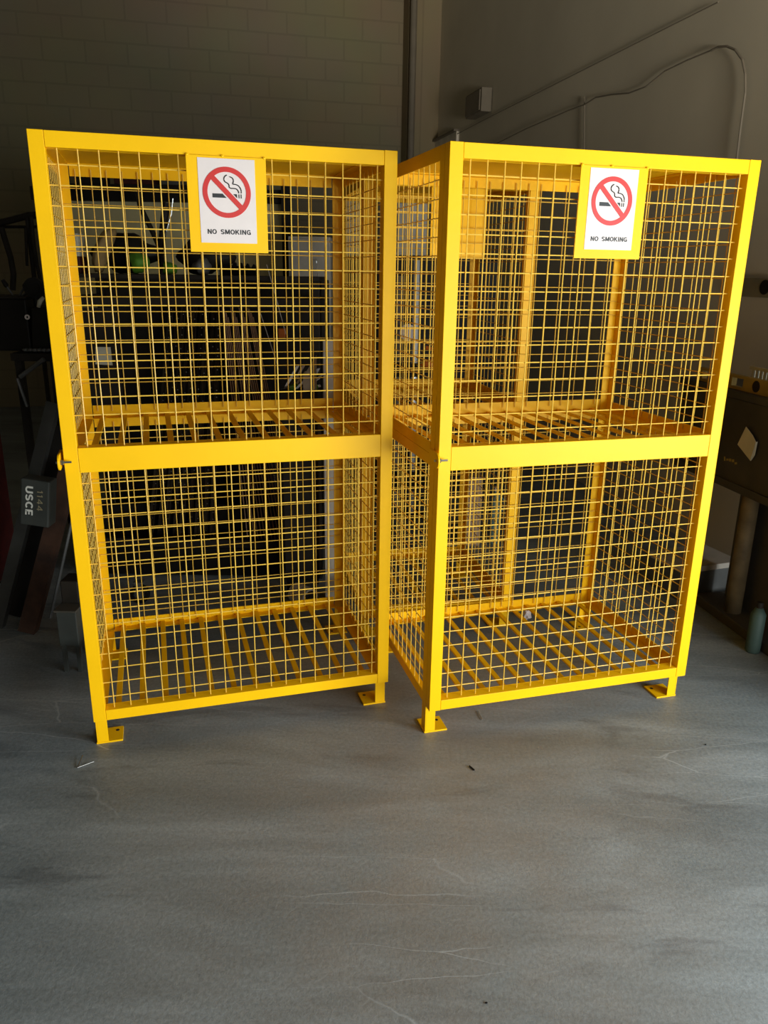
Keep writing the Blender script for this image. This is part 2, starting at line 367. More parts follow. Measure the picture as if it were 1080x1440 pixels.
def make_cage(name, loc, rz, W, label, group, sgn):
    t = empty(name, loc, rz, label, 'cage', group)
    us = frange(.066, W-PW-.004, PITCH_W)
    zu = [HT-.0781-k*PITCH_W for k in range(15)]; zl = [ZM0-.0372-k*PITCH_W for k in range(15)]
    # --- door in the front: square tube frame, flat 3 inch middle rail
    mb = MB()
    mb.box((0, 0, ZB), (PW, .037, HT)); mb.box((W-PW, 0, ZB), (W, .037, HT))
    g = .0007
    mb.box((PW+g, .0004, ZT), (W-PW-g, .037, HT-.0006)); mb.box((PW+g, .0004, ZB+.001), (W-PW-g, .037, ZR))
    mb.box((PW+g, .0004, ZM0), (W-PW-g, .036, ZM1))
    dr = mb.build('door', YEL, t, .0012)
    for za, zb_, zs in ((ZM1-.01, ZT+.01, zu), (ZR-.01, ZM0+.01, zl)):
        mb = MB(); wires(mb, us, zs, .016, PW-.002, W-PW+.002, za, zb_); mb.build('wire_mesh', YELW, dr)
    # latch tab over the edge of the door with a bolt through it
    mb = MB()
    out = [(-.014, .05, .944)] + [(-.014, -.014 - .024*math.cos(R(a)), .967 + .023*math.sin(R(a))) for a in range(-80, 81, 20)] + [(-.014, .05, .990)]
    mb.prism(out, (.006, 0, 0)); mb.box((-.008, .040, .944), (0, .050, .990)); mb.build('latch_tab', YEL, dr, .0012)
    mb = MB(); mb.tube([(-.020, -.017, .967), (.022, -.017, .967)], .0036, 8); mb.tube([(-.0075, -.017, .967), (0, -.017, .967)], .0078, 6); mb.build('latch_bolt', ZINC, dr)
    # --- body: four angle posts with foot plates
    th = .004; P2 = .039
    for (uu, vv, su, sv) in ((0, .0385, 1, 1), (W, .0385, -1, 1), (0, D_, 1, -1), (W, D_, -1, -1)):
        mb = MB()
        def bx(a0, a1, b0, b1):
            xs = sorted((uu+su*a0, uu+su*a1)); ys = sorted((vv+sv*b0, vv+sv*b1))
            mb.box((xs[0], ys[0], .004), (xs[1], ys[1], HT-.001))
        bx(0, th, 0, P2); bx(th, P2-.003, 0, th)
        po = mb.build('post', YEL, t, .0008)
        mb = MB(); xs = sorted((uu-su*.002, uu+su*.080)); ys = sorted((vv-sv*.002, vv+sv*.080))
        mb.box((xs[0], ys[0], 0), (xs[1], ys[1], .006)); fp = mb.build('foot_plate', YEL, po, .0006)
        mb = MB(); mb.tube([(uu+su*.062, vv+sv*.058, .0055), (uu+su*.062, vv+sv*.058, .0066)], .006, 12); mb.build('bolt_hole', INK, po)
    # side rails, left and right (outer faces flush with the door)
    for s in (0, 1):
        x0, x1 = (0, th) if s == 0 else (W-th, W)
        xi0, xi1 = (th, P2) if s == 0 else (W-P2, W-th)
        a, b_ = .0785, D_-P2
        mb = MB(); mb.box((x0, a, ZT), (x1, b_, HT-.001)); mb.box((xi0, a, HT-.006), (xi1, b_, HT-.002)); mb.build('top_rail', YEL, t)
        mb = MB(); mb.box((x0, a, ZM0), (x1, b_, .9650)); mb.box((x0, a, .9665), (x1, b_, ZM1)); mb.box((xi0, a, .9640), (xi1, b_, .9675)); mb.build('middle_rail', YEL, t)
        mb = MB(); mb.box((x0, a, ZB), (x1, b_, ZR)); mb.box((xi0, a, ZB), (xi1, b_, ZB+th)); mb.build('bottom_rail', YEL, t)
        vp = .008 if s == 0 else W-.008
        vs = frange(.088, D_-.03, PITCH_W)
        for za, zb_, zs in ((ZM1-.02, ZT+.02, zu), (ZR-.02, ZM0+.02, zl)):
            mb = MB(); wires(mb, vs, [z-.006 for z in zs], vp, .055, D_-.012, za, zb_, side=True); mb.build('wire_mesh', YELW, t)
    # back rails
    a, b_ = P2, W-P2
    mb = MB(); mb.box((a, D_-th, ZT), (b_, D_, HT-.001)); mb.box((a, D_-P2, HT-.006), (b_, D_-th, HT-.002)); mb.build('top_rail', YEL, t)
    mb = MB(); mb.box((a, D_-th, .9675), (b_, D_, ZM1+.008)); mb.box((a, D_-th, ZM0), (b_, D_, .965)); mb.box((a, D_-P2, .9640), (b_, D_-th, .9675)); mb.build('middle_rail', YEL, t)
    mb = MB(); mb.box((a, D_-th, ZB), (b_, D_, ZR)); mb.box((a, D_-P2, ZB), (b_, D_-th, ZB+th)); mb.build('bottom_rail', YEL, t)
    for za, zb_, zs in ((ZM1-.012, ZT+.022, zu), (ZR-.022, ZM0+.02, [z-.010 for z in zl])):
        mb = MB(); wires(mb, [u-.010 for u in us], zs, D_-.010, .012, W-.012, za, zb_); mb.build('wire_mesh', YELW, t)
    # front body rails behind the door
    for z0, z1, n in ((ZT, HT-.001, 'top_rail'), (.9665, ZM1, 'middle_rail'), (ZB, ZR, 'bottom_rail')):
        mb = MB(); mb.box((P2, .0385, z0), (W-P2, .0425, z1)); zz = z0 if n != 'top_rail' else z1-th
        mb.box((P2, .0425, zz), (W-P2, .0385+P2, zz+.0035)); mb.build(n, YEL, t)
    # roof sheet and two slatted shelves
    mb = MB(); mb.box((.002, .040, HT-.0015), (W-.002, D_-.001, HT)); mb.build('roof_sheet', YEL, t)
    for z in (.9678, ZB+.0042):
        mb = MB()
        n = int(round((W-.14)/.0762)); s0 = (W - n*.0762)/2
        for k in range(n+1):
            u = s0 + k*.0762; mb.box((u-.0095, .050, z), (u+.0095, D_-.010, z+.0075))
        mb.build('shelf_slats', YEL, t, .0008)
    sign(t, *sgn)
    return t
def children(o): return [c for c in COL.objects if c.parent is o]
def copy_tree(o, parent=None):
    c = o.copy(); COL.objects.link(c); c.parent = parent
    for ch in children(o): copy_tree(ch, c)
    return c
GRP = 'yellow wire mesh gas cylinder cages'
cageL = make_cage('storage_cage', (-.9213, 2.1397, 0), R(16.657), .9865,
    'left of the two wide yellow wire cages with a no smoking sign', GRP,
    (.389, .604, 1.544, 1.792, .419, .573, 1.569, 1.786))
cageR = copy_tree(cageL)
cageR.location = (.1607, 2.2313, 0); cageR.rotation_euler = (0, 0, R(15.815))
cageR['label'] = 'right of the two wide yellow wire cages with a no smoking sign'
a3 = R(12); x3, y3 = .5616 - .66*math.cos(a3), 3.0720 - .66*math.sin(a3)
cage3 = make_cage('storage_cage', (x3, y3, 0), a3, .66,
    'narrower yellow wire mesh cage with a bare sign plate, standing behind the front pair', GRP,
    (.243, .455, 1.553, 1.792, 0, 0, 0, 0, True))

#@@DETAILS@@
# ------------------------------------------------------------------ helpers that stand things in the place
def on_wall_right(px, py, off=0.0):
    d = fw * F_PX + rt * (px - 540) + up * (720 - py); o = Vector((0, 0, CAM_H))
    n = e1; t = ((CORNER - o).dot(n) - off) / d.dot(n)
    return o + d * t
def floor_at(px, py, z=0.0):
    d = fw * F_PX + rt * (px - 540) + up * (720 - py)
    return Vector((0, 0, CAM_H)) + d * ((z - CAM_H) / d.z)
def vbox(mb, c, sx, sy, z0, z1, rz=0):
    vs = mb.box((c[0]-sx/2, c[1]-sy/2, z0), (c[0]+sx/2, c[1]+sy/2, z1))
    if rz: bmesh.ops.rotate(mb.bm, verts=vs, cent=(c[0], c[1], 0), matrix=Matrix.Rotation(rz, 3, 'Z'))
def one(mb, name, m, label, cat, group=None, bevel=0, smooth=False):
    return tag(mb.build(name, m, None, bevel, smooth), label, cat, group)
def root(name, c, label, cat, group=None): return empty(name, (c[0], c[1], c[2] if len(c) > 2 else 0), 0, label, cat, group)
def part(mb, name, m, t, bevel=0, smooth=False):
    o = mb.build(name, m, t, bevel, smooth); o.matrix_parent_inverse = Matrix.Translation(t.location).inverted(); return o

# ------------------------------------------------------------------ fittings on the far walls
mb = MB(); p = at(578, 200, 9.22); mb.tube([(p.x, 9.22, 0), (p.x, 9.22, 5.3)], .035, 12)
one(mb, 'drain_pipe', WPIPE, 'dark vertical pipe running up the far block wall beside the corner', 'pipe')
def wall_line(pts, r, off):
    return [on_wall_right(x, y, off) for x, y in pts]
mb = MB(); mb.tube(wall_line([(690, 206), (740, 181), (800, 155), (822, 147), (838, 137), (860, 133), (884, 131), (908, 122), (935, 100), (968, 84), (1000, 71)], 0, .03), .0045, 8)
one(mb, 'wall_cable', WPIPE, 'slack grey cable rising in waves along the right wall', 'cable')
mb = MB(); mb.tube(wall_line([(1000, 71), (1010, 66), (1022, 65), (1034, 70), (1044, 84), (1048, 104), (1048, 130), (1044, 160), (1040, 190), (1036, 225)], 0, .035), .006, 8)
one(mb, 'air_hose', WPIPE, 'dark hose looping over and hanging down high on the right wall', 'hose')
mb = MB(); mb.tube(wall_line([(822, 136), (821, 250)], 0, .025), .006, 8); one(mb, 'cable_drop', WPIPE, 'straight vertical cable drop on the right wall below the wavy cable', 'cable')
mb = MB(); mb.tube(wall_line([(640, 190), (680, 169), (930, 43), (1010, 3)], 0, .02), .0035, 8); one(mb, 'conduit', WPIPE, 'long straight conduit rising to the upper right of the right wall', 'conduit')
t0 = on_wall_right(682, 146); t = root('junction_box', (t0.x-.05, t0.y, t0.z), 'small dark junction box mounted high on the right wall', 'box')
mb = MB(); vbox(mb, (t0.x-.06, t0.y), .10, .42, t0.z-.10, t0.z+.10, YAW); part(mb, 'housing', WPIPE, t, .006)
mb = MB(); vbox(mb, (t0.x-.115, t0.y), .012, .38, t0.z-.085, t0.z+.085, YAW); part(mb, 'cover', WPIPE, t, .003)
# pale door in the right wall next to the corner, its head just above the cages
da, db = on_wall_right(600, 206, .03), on_wall_right(642, 184, .03)
ha = (da.z + db.z)/2
mb = MB(); mb.prism([Vector((da.x, da.y, 0)), Vector((db.x, db.y, 0)), Vector((db.x, db.y, 0))+e1*.028, Vector((da.x, da.y, 0))+e1*.028], (0, 0, ha)); dro = struct(mb.build('door_1', mat('pale_door_paint', (.7, .64, .54), .5)))
mb = MB(); mb.prism([Vector((da.x, da.y, ha))-e1*.03, Vector((db.x, db.y, ha))-e1*.03, Vector((db.x, db.y, ha))+e1*.028, Vector((da.x, da.y, ha))+e1*.028], (0, 0, .02)); struct(mb.build('trim_2', WPIPE))
mb = MB(); kp = da.lerp(db, .12); mb.sphere((kp.x-.02, kp.y, 1.0), .035); kn = mb.build('door_knob', ZINC, dro)

# ------------------------------------------------------------------ behind the left cage
A = at(96, 268, 6.0); B_ = at(396, 280, 6.0)
t = root('partition_board', ((A.x+B_.x)/2, 6.0), 'tall olive beige partition board behind the left cage, dark rail along its top', 'partition')
mb = MB(); mb.box((A.x-.25, 6.0, 0), (B_.x, 6.04, A.z)); part(mb, 'panel', OLIVE, t, .003)
mb = MB(); mb.box((A.x-.25, 5.93, A.z-.07), (B_.x+.05, 6.05, A.z+.02)); part(mb, 'top_rail', DARK, t, .003)
mb = MB(); C_ = at(402, 300, 5.9); mb.box((C_.x-.03, 5.88, 0), (C_.x+.03, 5.94, A.z+.05)); part(mb, 'end_post', DARK, t, .003)
# shelf of boxes above the board
mb = MB(); a = at(96, 262, 5.8); mb.box((a.x-.1, 5.72, a.z-.012), (a.x+.95, 5.90, a.z+.012)); one(mb, 'wall_shelf', DARK, 'dark narrow shelf above the olive board seen through the left cage', 'shelf')
for k, (x0, x1, hh, m_, lab) in enumerate(((112, 150, .10, DARK, 'dark low box at the left end of the shelf above the olive board'), (165, 222, .085, MAROON, 'dark red carton in the middle of the shelf above the olive board'), (232, 262, .11, GREY, 'grey box at the right end of the shelf above the olive board'))):
    p0 = at(x0, 258, 5.8); p1 = at(x1, 258, 5.8)
    t = root('storage_box', ((p0.x+p1.x)/2, 5.8, a.z+.012), lab, 'box')
    mb = MB(); mb.box((p0.x, 5.73, a.z+.0125), (p1.x, 5.88, a.z+.0125+hh*.72)); part(mb, 'box_body', m_, t, .004)
    mb = MB(); mb.box((p0.x-.006, 5.724, a.z+.0125+hh*.72), (p1.x+.006, 5.886, a.z+.0125+hh)); part(mb, 'lid', m_, t, .004)
# bar stock rack
RY = 3.62
xl = at(105, 700, RY).x; xr = at(452, 700, RY).x; zt_ = at(250, 425, RY).z
t = root('stock_rack', ((xl+xr)/2, RY), 'dark steel bar stock rack standing behind the left cage', 'rack')
for x in (xl, xr-.04):
    for y in (RY, RY+.55):
        mb = MB(); mb.box((x, y, 0), (x+.04, y+.04, zt_+.10)); part(mb, 'upright', DARK, t, .003)
mb = MB(); mb.box((xl, RY+.59, .01), (xr, RY+.60, zt_+.098)); part(mb, 'back_sheet', DARK, t)
for z in (.16, .62, zt_-.02):
    mb = MB(); mb.box((xl+.04, RY+.005, z), (xr-.04, RY+.03, z+.04)); mb.box((xl+.002, RY+.04, z), (xl+.036, RY+.55, z+.035)); mb.box((xr-.036, RY+.04, z), (xr-.002, RY+.55, z+.035)); part(mb, 'cross_bar', DARK, t)
mb = MB(); mb.box((xl+.02, RY+.02, .12), (xr-.02, RY+.57, .155)); part(mb, 'floor_tray', DARK, t)
mb = MB(); mb.box((xl+.01, RY+.22, .156), (xr-.01, RY+.23, .32)); mb.box((xl+.04, RY+.006, .01), (xr-.04, RY+.016, .156)); part(mb, 'rack_shade_panel', BLACK, t)  # black sheets added to stand in for the shade low in the rack
mb = MB(); mb.box((xl+.002, RY-.004, .55), (at(168, 500, RY).x, RY+.0045, zt_-.03)); part(mb, 'front_panel', DARK, t)
# perforated channels standing in the rack
ORD = ['first', 'second', 'third', 'fourth', 'fifth', 'sixth', 'seventh', 'eighth', 'ninth', 'tenth', 'eleventh', 'twelfth', 'thirteenth', 'fourteenth', 'fifteenth', 'sixteenth']
def channel(x0, x1, h_, y, k):
    t_ = root('perforated_channel', (x0, y, .156), ORD[k]+' from the left of nine perforated steel channels in the dark rack', 'steel channel', 'perforated channels standing in the rack')
    mb = MB(); w2 = .010; d = Vector((x1-x0, .30, h_-.156))
    a = Vector((x0, y, .157)); b2 = a + d
    for s_ in (-1, 1):
        mb.prism([a+Vector((s_*w2-.0012, 0, 0)), a+Vector((s_*w2+.0012, 0, 0)), a+Vector((s_*w2+.0012, .018, 0)), a+Vector((s_*w2-.0012, .018, 0))], d)
    mb.prism([a+Vector((-w2, .016, 0)), a+Vector((w2, .016, 0)), a+Vector((w2, .018, 0)), a+Vector((-w2, .018, 0))], d)
    part(mb, 'channel_web', RUSTY2, t_)
    mb = MB(); n = 34
    for k in range(1, n):
        c = a + d*(k/n) + Vector((0, .0150, 0))
        if (k*7+int(x0*1000)) % 3: mb.box((c.x-.0028, c.y-.001, c.z-.0028), (c.x+.0028, c.y+.0008, c.z+.0028))
    o = part(mb, 'rivets', ZINC, t_); o['kind'] = 'stuff'
    return t_
RUSTY2 = mat('weathered_channel', (0.045, 0.032, 0.018), .5, .4, .4, 20)
x_a = at(232, 700, RY+.1).x; 
for k in range(9):
    channel(x_a - .10 + k*.040, x_a + .01 + k*.030, zt_ - .02 - (k % 3)*.012, RY+.12+(k % 2)*.03, k)
# thin rods leaning in the rack
RODM = mat('copper_coated_rod', (0.38, 0.22, 0.12), .35, .5, .2, 20)
proto = None
for k in range(16):
    f_ = k/15
    top = at(312 + f_*44, 428 + (k % 4)*6, RY+.30); bot = at(352 + f_*72, 836, RY+.06); bot.z = .158
    mb = MB(); mb.tube([bot, bot.lerp(top, .5), top], .0028, 6)
    one(mb, 'steel_rod', RODM, ORD[k]+' from the left of sixteen thin coppery rods fanned out in the rack', 'rod', 'rods leaning in a fan in the rack')
for k, (xa, ya, xb, yb, lab) in enumerate(((375, 372, 402, 470, 'fine pale wire slanting down right of the notched dark panel, the upper one'), (366, 440, 392, 520, 'fine pale wire slanting down behind the left cage, the lower one'))):
    mb = MB(); mb.tube([at(xa, ya, RY-.008), at((xa+xb)/2, (ya+yb)/2-1, RY-.010), at(xb, yb, RY-.008)], .0017, 6); one(mb, 'loose_wire', LGREY, lab, 'wire')
# notched panel on top of the rack back
p0 = at(308, 368, RY+.45); p1 = at(362, 374, RY+.45); zb_ = at(335, 445, RY+.45).z; pts = []
n = 6
for k in range(n):
    xa = p0.x + (p1.x-p0.x)*k/n; xb = p0.x + (p1.x-p0.x)*(k+1)/n; zz = p0.z + (p1.z-p0.z)*k/n
    pts += [(xa, RY+.45, zz-.012), (xa+.012, RY+.45, zz+.006), (xb-.014, RY+.45, zz+.002), (xb-.010, RY+.45, zz-.012)]
pts += [(p1.x+.02, RY+.45, .157), (p0.x-.01, RY+.45, .157)]
mb = MB(); mb.prism(pts, (0, .03, 0)); one(mb, 'notched_panel', BLACK, 'black panel with a notched top edge standing in the rack', 'panel')
# things lying on top of / hanging at the rack
def lump(name, px, py, Y, rx, ry, rz, m, label, cat, rot=0, seed=0, group=None, sub=3, rough=.25):
    rd = random.Random(seed); c = at(px, py, Y); mb = MB(); vs = mb.sphere((0, 0, 0), 1, (rx, ry, rz), sub)
    k1, k2, k3 = rd.uniform(2, 5), rd.uniform(2, 5), rd.uniform(0, 6)
    for v in vs:
        n_ = v.co.copy(); q = n_.x/rx*k1 + k3; r_ = n_.z/rz*k2
        v.co = v.co * (1 + rough*math.sin(q)*math.cos(r_) + rough*.5*math.sin(3*q+2*r_))
    bmesh.ops.rotate(mb.bm, verts=mb.bm.verts[:], cent=(0, 0, 0), matrix=Matrix.Rotation(R(rot), 3, 'Y'))
    bmesh.ops.translate(mb.bm, verts=mb.bm.verts[:], vec=c)
    return one(mb, name, m, label, cat, group, smooth=True)
tz = zt_ + .10
mb = MB(); mb.box((xl+.0, RY-.0, tz+.001), (xr, RY+.42, tz+.018)); one(mb, 'rack_top_board', DARK, 'dark board lying across the top of the bar stock rack', 'board')
def on_top(px, zc, Y): return at(px, 0, Y).x
def heap(name, px, w_, h_, Y, m, label, cat, rot=0, seed=0, dep=.10):
    x = at(px, 400, Y).x; rd = random.Random(seed); mb = MB(); vs = mb.sphere((0, 0, 0), 1, (w_, dep, h_), 3)
    a_, b2, c_ = rd.uniform(2, 4), rd.uniform(2, 4), rd.uniform(0, 6)
    for v in vs: v.co *= 1 + .16*math.sin(v.co.x/w_*a_+c_)*math.cos(v.co.z/h_*b2) + .06*math.sin(v.co.x/w_*9+c_)
    bmesh.ops.rotate(mb.bm, verts=mb.bm.verts[:], cent=(0, 0, 0), matrix=Matrix.Rotation(R(rot), 3, 'Y'))
    zmin = min(v.co.z for v in mb.bm.verts); bmesh.ops.translate(mb.bm, verts=mb.bm.verts[:], vec=(x, Y, tz+.0185-zmin))
    return one(mb, name, m, label, cat, smooth=True)
heap('work_glove', 150, .035, .12, RY+.12, TAN, 'tan leather work glove standing slanted on the rack top', 'glove', 25, 3, .05)
heap('dark_bag', 182, .15, .085, RY+.30, BLACK, 'slumped black bag on the rack top beside the tan glove', 'bag', 0, 5, .08)
heap('safety_vest', 198, .045, .05, RY+.10, GREEN, 'bright green safety vest folded on the rack top', 'vest', -12, 8, .05)
heap('green_cloth', 240, .035, .03, RY+.10, GREEN, 'small bright green cloth right of the folded safety vest', 'cloth', 8, 9, .04)
heap('canvas_cover', 290, .13, .075, RY+.30, DARK, 'dark canvas cover bunched on the rack top behind the cloths', 'cover', 0, 11, .08)
heap('clear_wrap', 286, .04, .035, RY+.1, GREY, 'crumpled pale wrapping on the rack top near the notched panel', 'wrapping', 0, 13, .05)
# upright forked clamp bars and strap
def bar(pts, r, name, m, label, cat):
    mb = MB(); mb.tube(pts, r, 8); return one(mb, name, m, label, cat)
t = root('forked_bar', at(222, 380, RY+.66)[:2]+(0,), 'dark Y shaped forked bar standing up behind the green vest', 'bar')
f0 = at(226, 352, RY+.66)
mb = MB(); mb.tube([(f0.x, RY+.66, 0), f0], .016, 8); part(mb, 'stem', DARK, t)
mb = MB(); mb.tube([f0, at(214, 325, RY+.66), at(197, 290, RY+.66), at(193, 268, RY+.66)], .014, 8); part(mb, 'arm', DARK, t)
mb = MB(); mb.tube([f0, at(229, 325, RY+.66), at(234, 285, RY+.66)], [.016, .02, .022], 8); part(mb, 'arm', DARK, t)
mb = MB(); mb.tube([at(243, 279, RY+.65), at(241, 300, RY+.65), at(234, 325, RY+.65), f0], .004, 6); part(mb, 'steel_hook', ZINC, t)
# small boxes at the left of the rack top
for px, hh, m_, lab, z0 in ((113, .075, MAROON, 'small red box on the rack top against the cage corner', 0), (113, .10, PAPER, 'pale box stacked on the small red box', .076)):
    x = at(px, 400, RY+.2).x; mb = MB(); mb.box((x-.05, RY+.13, tz+.0185+z0), (x+.035, RY+.23, tz+.0185+z0+hh)); one(mb, 'carton', m_, lab, 'box', bevel=.003)
# paper tag hanging on the front of the rack
p0 = at(131, 488, RY-.012); p1 = at(157, 514, RY-.012)
mb = MB(); mb.prism([(p0.x+.008, RY-.006, p0.z), (p1.x, RY-.006, p0.z), (p1.x+.002, RY-.006, p1.z), (p0.x, RY-.006, p1.z+.004)], (0, .0019, 0)); one(mb, 'paper_note', PAPER, 'square pale paper note stuck at the left of the dark rack', 'note')
# scrap bin with metal strips right of the rack
SY = 3.42
bx0, bx1 = at(392, 560, SY).x, at(446, 560, SY).x; bz = at(420, 552, SY).z
t = root('scrap_cabinet', ((bx0+bx1)/2, SY), 'dark waist-high cabinet carrying scrap between the rack and the grey post', 'cabinet')
mb = MB(); mb.box((bx0, SY, .08), (bx1, SY+.16, bz)); part(mb, 'body', DARK, t, .005)
mb = MB(); mb.box((bx0+.01, SY-.006, .12), (bx1-.01, SY, bz-.05)); part(mb, 'door', DARK, t, .003)
for x in (bx0+.015, bx1-.03):
    mb = MB(); mb.box((x, SY+.01, 0), (x+.015, SY+.03, .08)); mb.box((x, SY+.13, 0), (x+.015, SY+.15, .08)); part(mb, 'foot', DARK, t)
rd = random.Random(4)
cols_ = [LGREY, CHROME, GREY, WHITE, LGREY, CHROME, GREY, LGREY, WHITE, CHROME]
kinds = ['pale', 'shiny', 'grey', 'white', 'pale', 'shiny', 'grey', 'pale', 'white', 'shiny']
for k in range(12):
    x = bx0 + .01 + k/12*(bx1-bx0-.02); y = SY+.03+rd.random()*.1; l_ = rd.uniform(.05, .12); an = rd.uniform(-1.0, 1.3)
    a = Vector((x, y, bz+.004+rd.random()*.01)); d = Vector((math.cos(an)*.8, rd.uniform(-.2, .2), abs(math.sin(an))+.15)).normalized()*l_
    if not (bx0 < a.x+d.x < bx1+.03): d.x = -d.x*.6
    mb = MB(); mb.prism([a+Vector((-.007, 0, 0)), a+Vector((.007, 0, .002)), a+Vector((.007, .002, .002)), a+Vector((-.007, .002, 0))], d)
    one(mb, 'metal_strip', cols_[k % 10], ORD[k]+' from the left of twelve bent metal strips on the dark cabinet', 'metal strip', 'metal strips heaped on the cabinet')
mb = MB(); p0 = at(426, 530, SY+.02); p1 = at(452, 500, SY+.02); mb.prism([(p0.x, SY+.02, bz+.002), (bx1-.004, SY+.02, bz+.002), (bx1-.004, SY+.03, p1.z), (p0.x, SY+.03, p0.z)], (0, .004, 0)); one(mb, 'sheet_offcut', LGREY, 'pale wedge shaped sheet offcut in the scrap heap', 'sheet')
for px, py, lab in ((412, 500, 'left of two bright green bottles lying on the scrap heap'), (440, 501, 'right of two bright green bottles lying on the scrap heap')):
    c = at(px, py, SY+.06); c.z = bz+.0145; t = root('green_bottle', c, lab, 'bottle')
    mb = MB(); mb.tube([c+Vector((-.025, 0, -.008)), c+Vector((-.022, 0, -.008)), c+Vector((.015, 0, .004)), c+Vector((.022, 0, .006))], [.008, .014, .014, .007], 12); part(mb, 'bottle_body', GREEN, t, smooth=True)
    mb = MB(); mb.tube([c+Vector((.022, 0, .006)), c+Vector((.032, 0, .009))], .006, 10); part(mb, 'cap', WHITE, t)
for px, py, lab in ((436, 397, 'upper white rag hanging on the grey locker door behind the left cage'), (437, 418, 'lower white rag hanging on the grey locker door behind the left cage')):
    lump('white_rag', px, py, 5.165, .035, .02, .03, LGREY, lab, 'rag', 20, px+py)
# wall cabinet (further back) and the things right of the board
WY = 5.2
def wbox(name, x0, y0, x1, y1, Y, dep, m, lab, cat, door=None, handle=True):
    p0 = at(x0, y0, Y); p1 = at(x1, y1, Y); t = root(name, ((p0.x+p1.x)/2, Y, p1.z), lab, cat)
    mb = MB(); mb.box((p0.x, Y, p1.z), (p1.x, Y+dep, p0.z)); part(mb, 'body', m, t, .006)
    mb = MB(); mb.box((p0.x+.015, Y-.012, p1.z+.015), (p1.x-.015, Y, p0.z-.015)); part(mb, 'door', door or m, t, .003)
    return t
bk = wbox('tall_locker', 405, 332, 466, 560, WY, .5, LGREY, 'grey locker behind the left cage, right of the olive board', 'locker', LGREY)
p_ = at(435, 332, WY); p9 = at(466, 560, WY)
bk2 = at(405, 560, WY).z
mb = MB(); mb.box((at(405, 0, WY).x, WY+.01, 0), (at(466, 0, WY).x, WY+.49, bk2-.001)); one(mb, 'locker_plinth', DARK, 'dark plinth carrying the grey locker behind the left cage', 'plinth', bevel=.004)
t = root('chain', at(446, 385, 5.14), 'thin steel chain hanging behind the left cage, left of its back post', 'chain')
mb = MB(); a = at(445, 372, 5.14); b2 = at(455, 486, 5.17); n = 34
mb = MB()
for k in range(n):
    c = a.lerp(b2, k/(n-1)); ax, ay = ((1, 0, 0), (0, 0, 1)) if k % 2 else ((0, 1, 0), (0, 0, 1))
    nrm = Vector(ax).cross(Vector(ay))
    mb.ring(c, .0055, .0085, ax, ay, nrm*.002, 10)
part(mb, 'links', ZINC, t)
mb = MB(); mb.tube([a, a+Vector((0, 0, .02)), a+Vector((0, .03, .03))], .003, 6); part(mb, 'hook', ZINC, t)
mb = MB(); p0 = at(391, 462, 4.1); p1 = at(401, 475, 4.1); mb.box((p0.x, 4.1, p1.z), (p1.x, 4.16, p0.z)); 
one(mb, 'orange_box', ORANGE, 'tiny dull orange box on the rack edge behind the left cage', 'box', bevel=.003)
# pale upright post beside the back post of the left cage
p0 = at(456, 700, 3.36); p1 = at(471, 700, 3.36)
t = root('grey_post', ((p0.x+p1.x)/2, 3.36), 'pale grey upright post close behind the left cage back post', 'post')
ztop = at(460, 478, 3.36).z
mb = MB(); mb.box((p0.x, 3.36, .006), (p1.x, 3.39, ztop)); part(mb, 'tube', LGREY, t, .003)
mb = MB(); mb.box((p0.x-.03, 3.335, 0), (p1.x+.03, 3.415, .006)); part(mb, 'base_plate', GREY, t)
# castor wheel and roll on the floor
def castor(px, py, Y, r, m, lab, name='castor_wheel'):
    c = floor_at(px, py); c.y = Y; c = Vector((at(px, py, Y).x, Y, 0)); t = root(name, c, lab, 'wheel')
    mb = MB(); mb.ring(c+Vector((0, -.012, r)), r*.55, r, (1, 0, 0), (0, 0, 1), (0, .024, 0), 32); part(mb, 'tyre', BLACK, t, .002)
    mb = MB(); mb.tube([c+Vector((0, -.009, r)), c+Vector((0, .009, r))], r*.56, 24); mb.tube([c+Vector((0, -.016, r)), c+Vector((0, .016, r))], r*.15, 10); part(mb, 'hub', m, t)
    mb = MB(); mb.box((c.x-r*.3, Y-.02, r*.9), (c.x+r*.3, Y-.017, r*2.3)); mb.box((c.x-r*.3, Y+.017, r*.9), (c.x+r*.3, Y+.02, r*2.3)); mb.box((c.x-r*.5, Y-.02, r*2.3), (c.x+r*.5, Y+.02, r*2.3+.004)); part(mb, 'fork', GREY, t)
castor(198, 848, 3.30, .045, ZINC, 'black castor wheel with a shiny hub on the floor behind the left cage')
c = Vector((at(444, 815, 3.40).x - .06, 3.30, 0)); t = root('metal_roll', c, 'pale sheet metal roll on the floor at the rack foot', 'roll')
mb = MB(); mb.tube([c+Vector((-.03, .04, .048)), c+Vector((.045, -.03, .048))], .047, 24); part(mb, 'outer_sheet', LGREY, t)
mb = MB(); d_ = (Vector((.075, -.07, 0))).normalized(); mb.tube([c+Vector((.045, -.03, .048)), c+Vector((.045, -.03, .048))+d_*.004], .036, 24); mb.tube([c+Vector((.045, -.03, .048)), c+Vector((.045, -.03, .048))+d_*.008], .014, 16); part(mb, 'rolled_end', DARK, t)

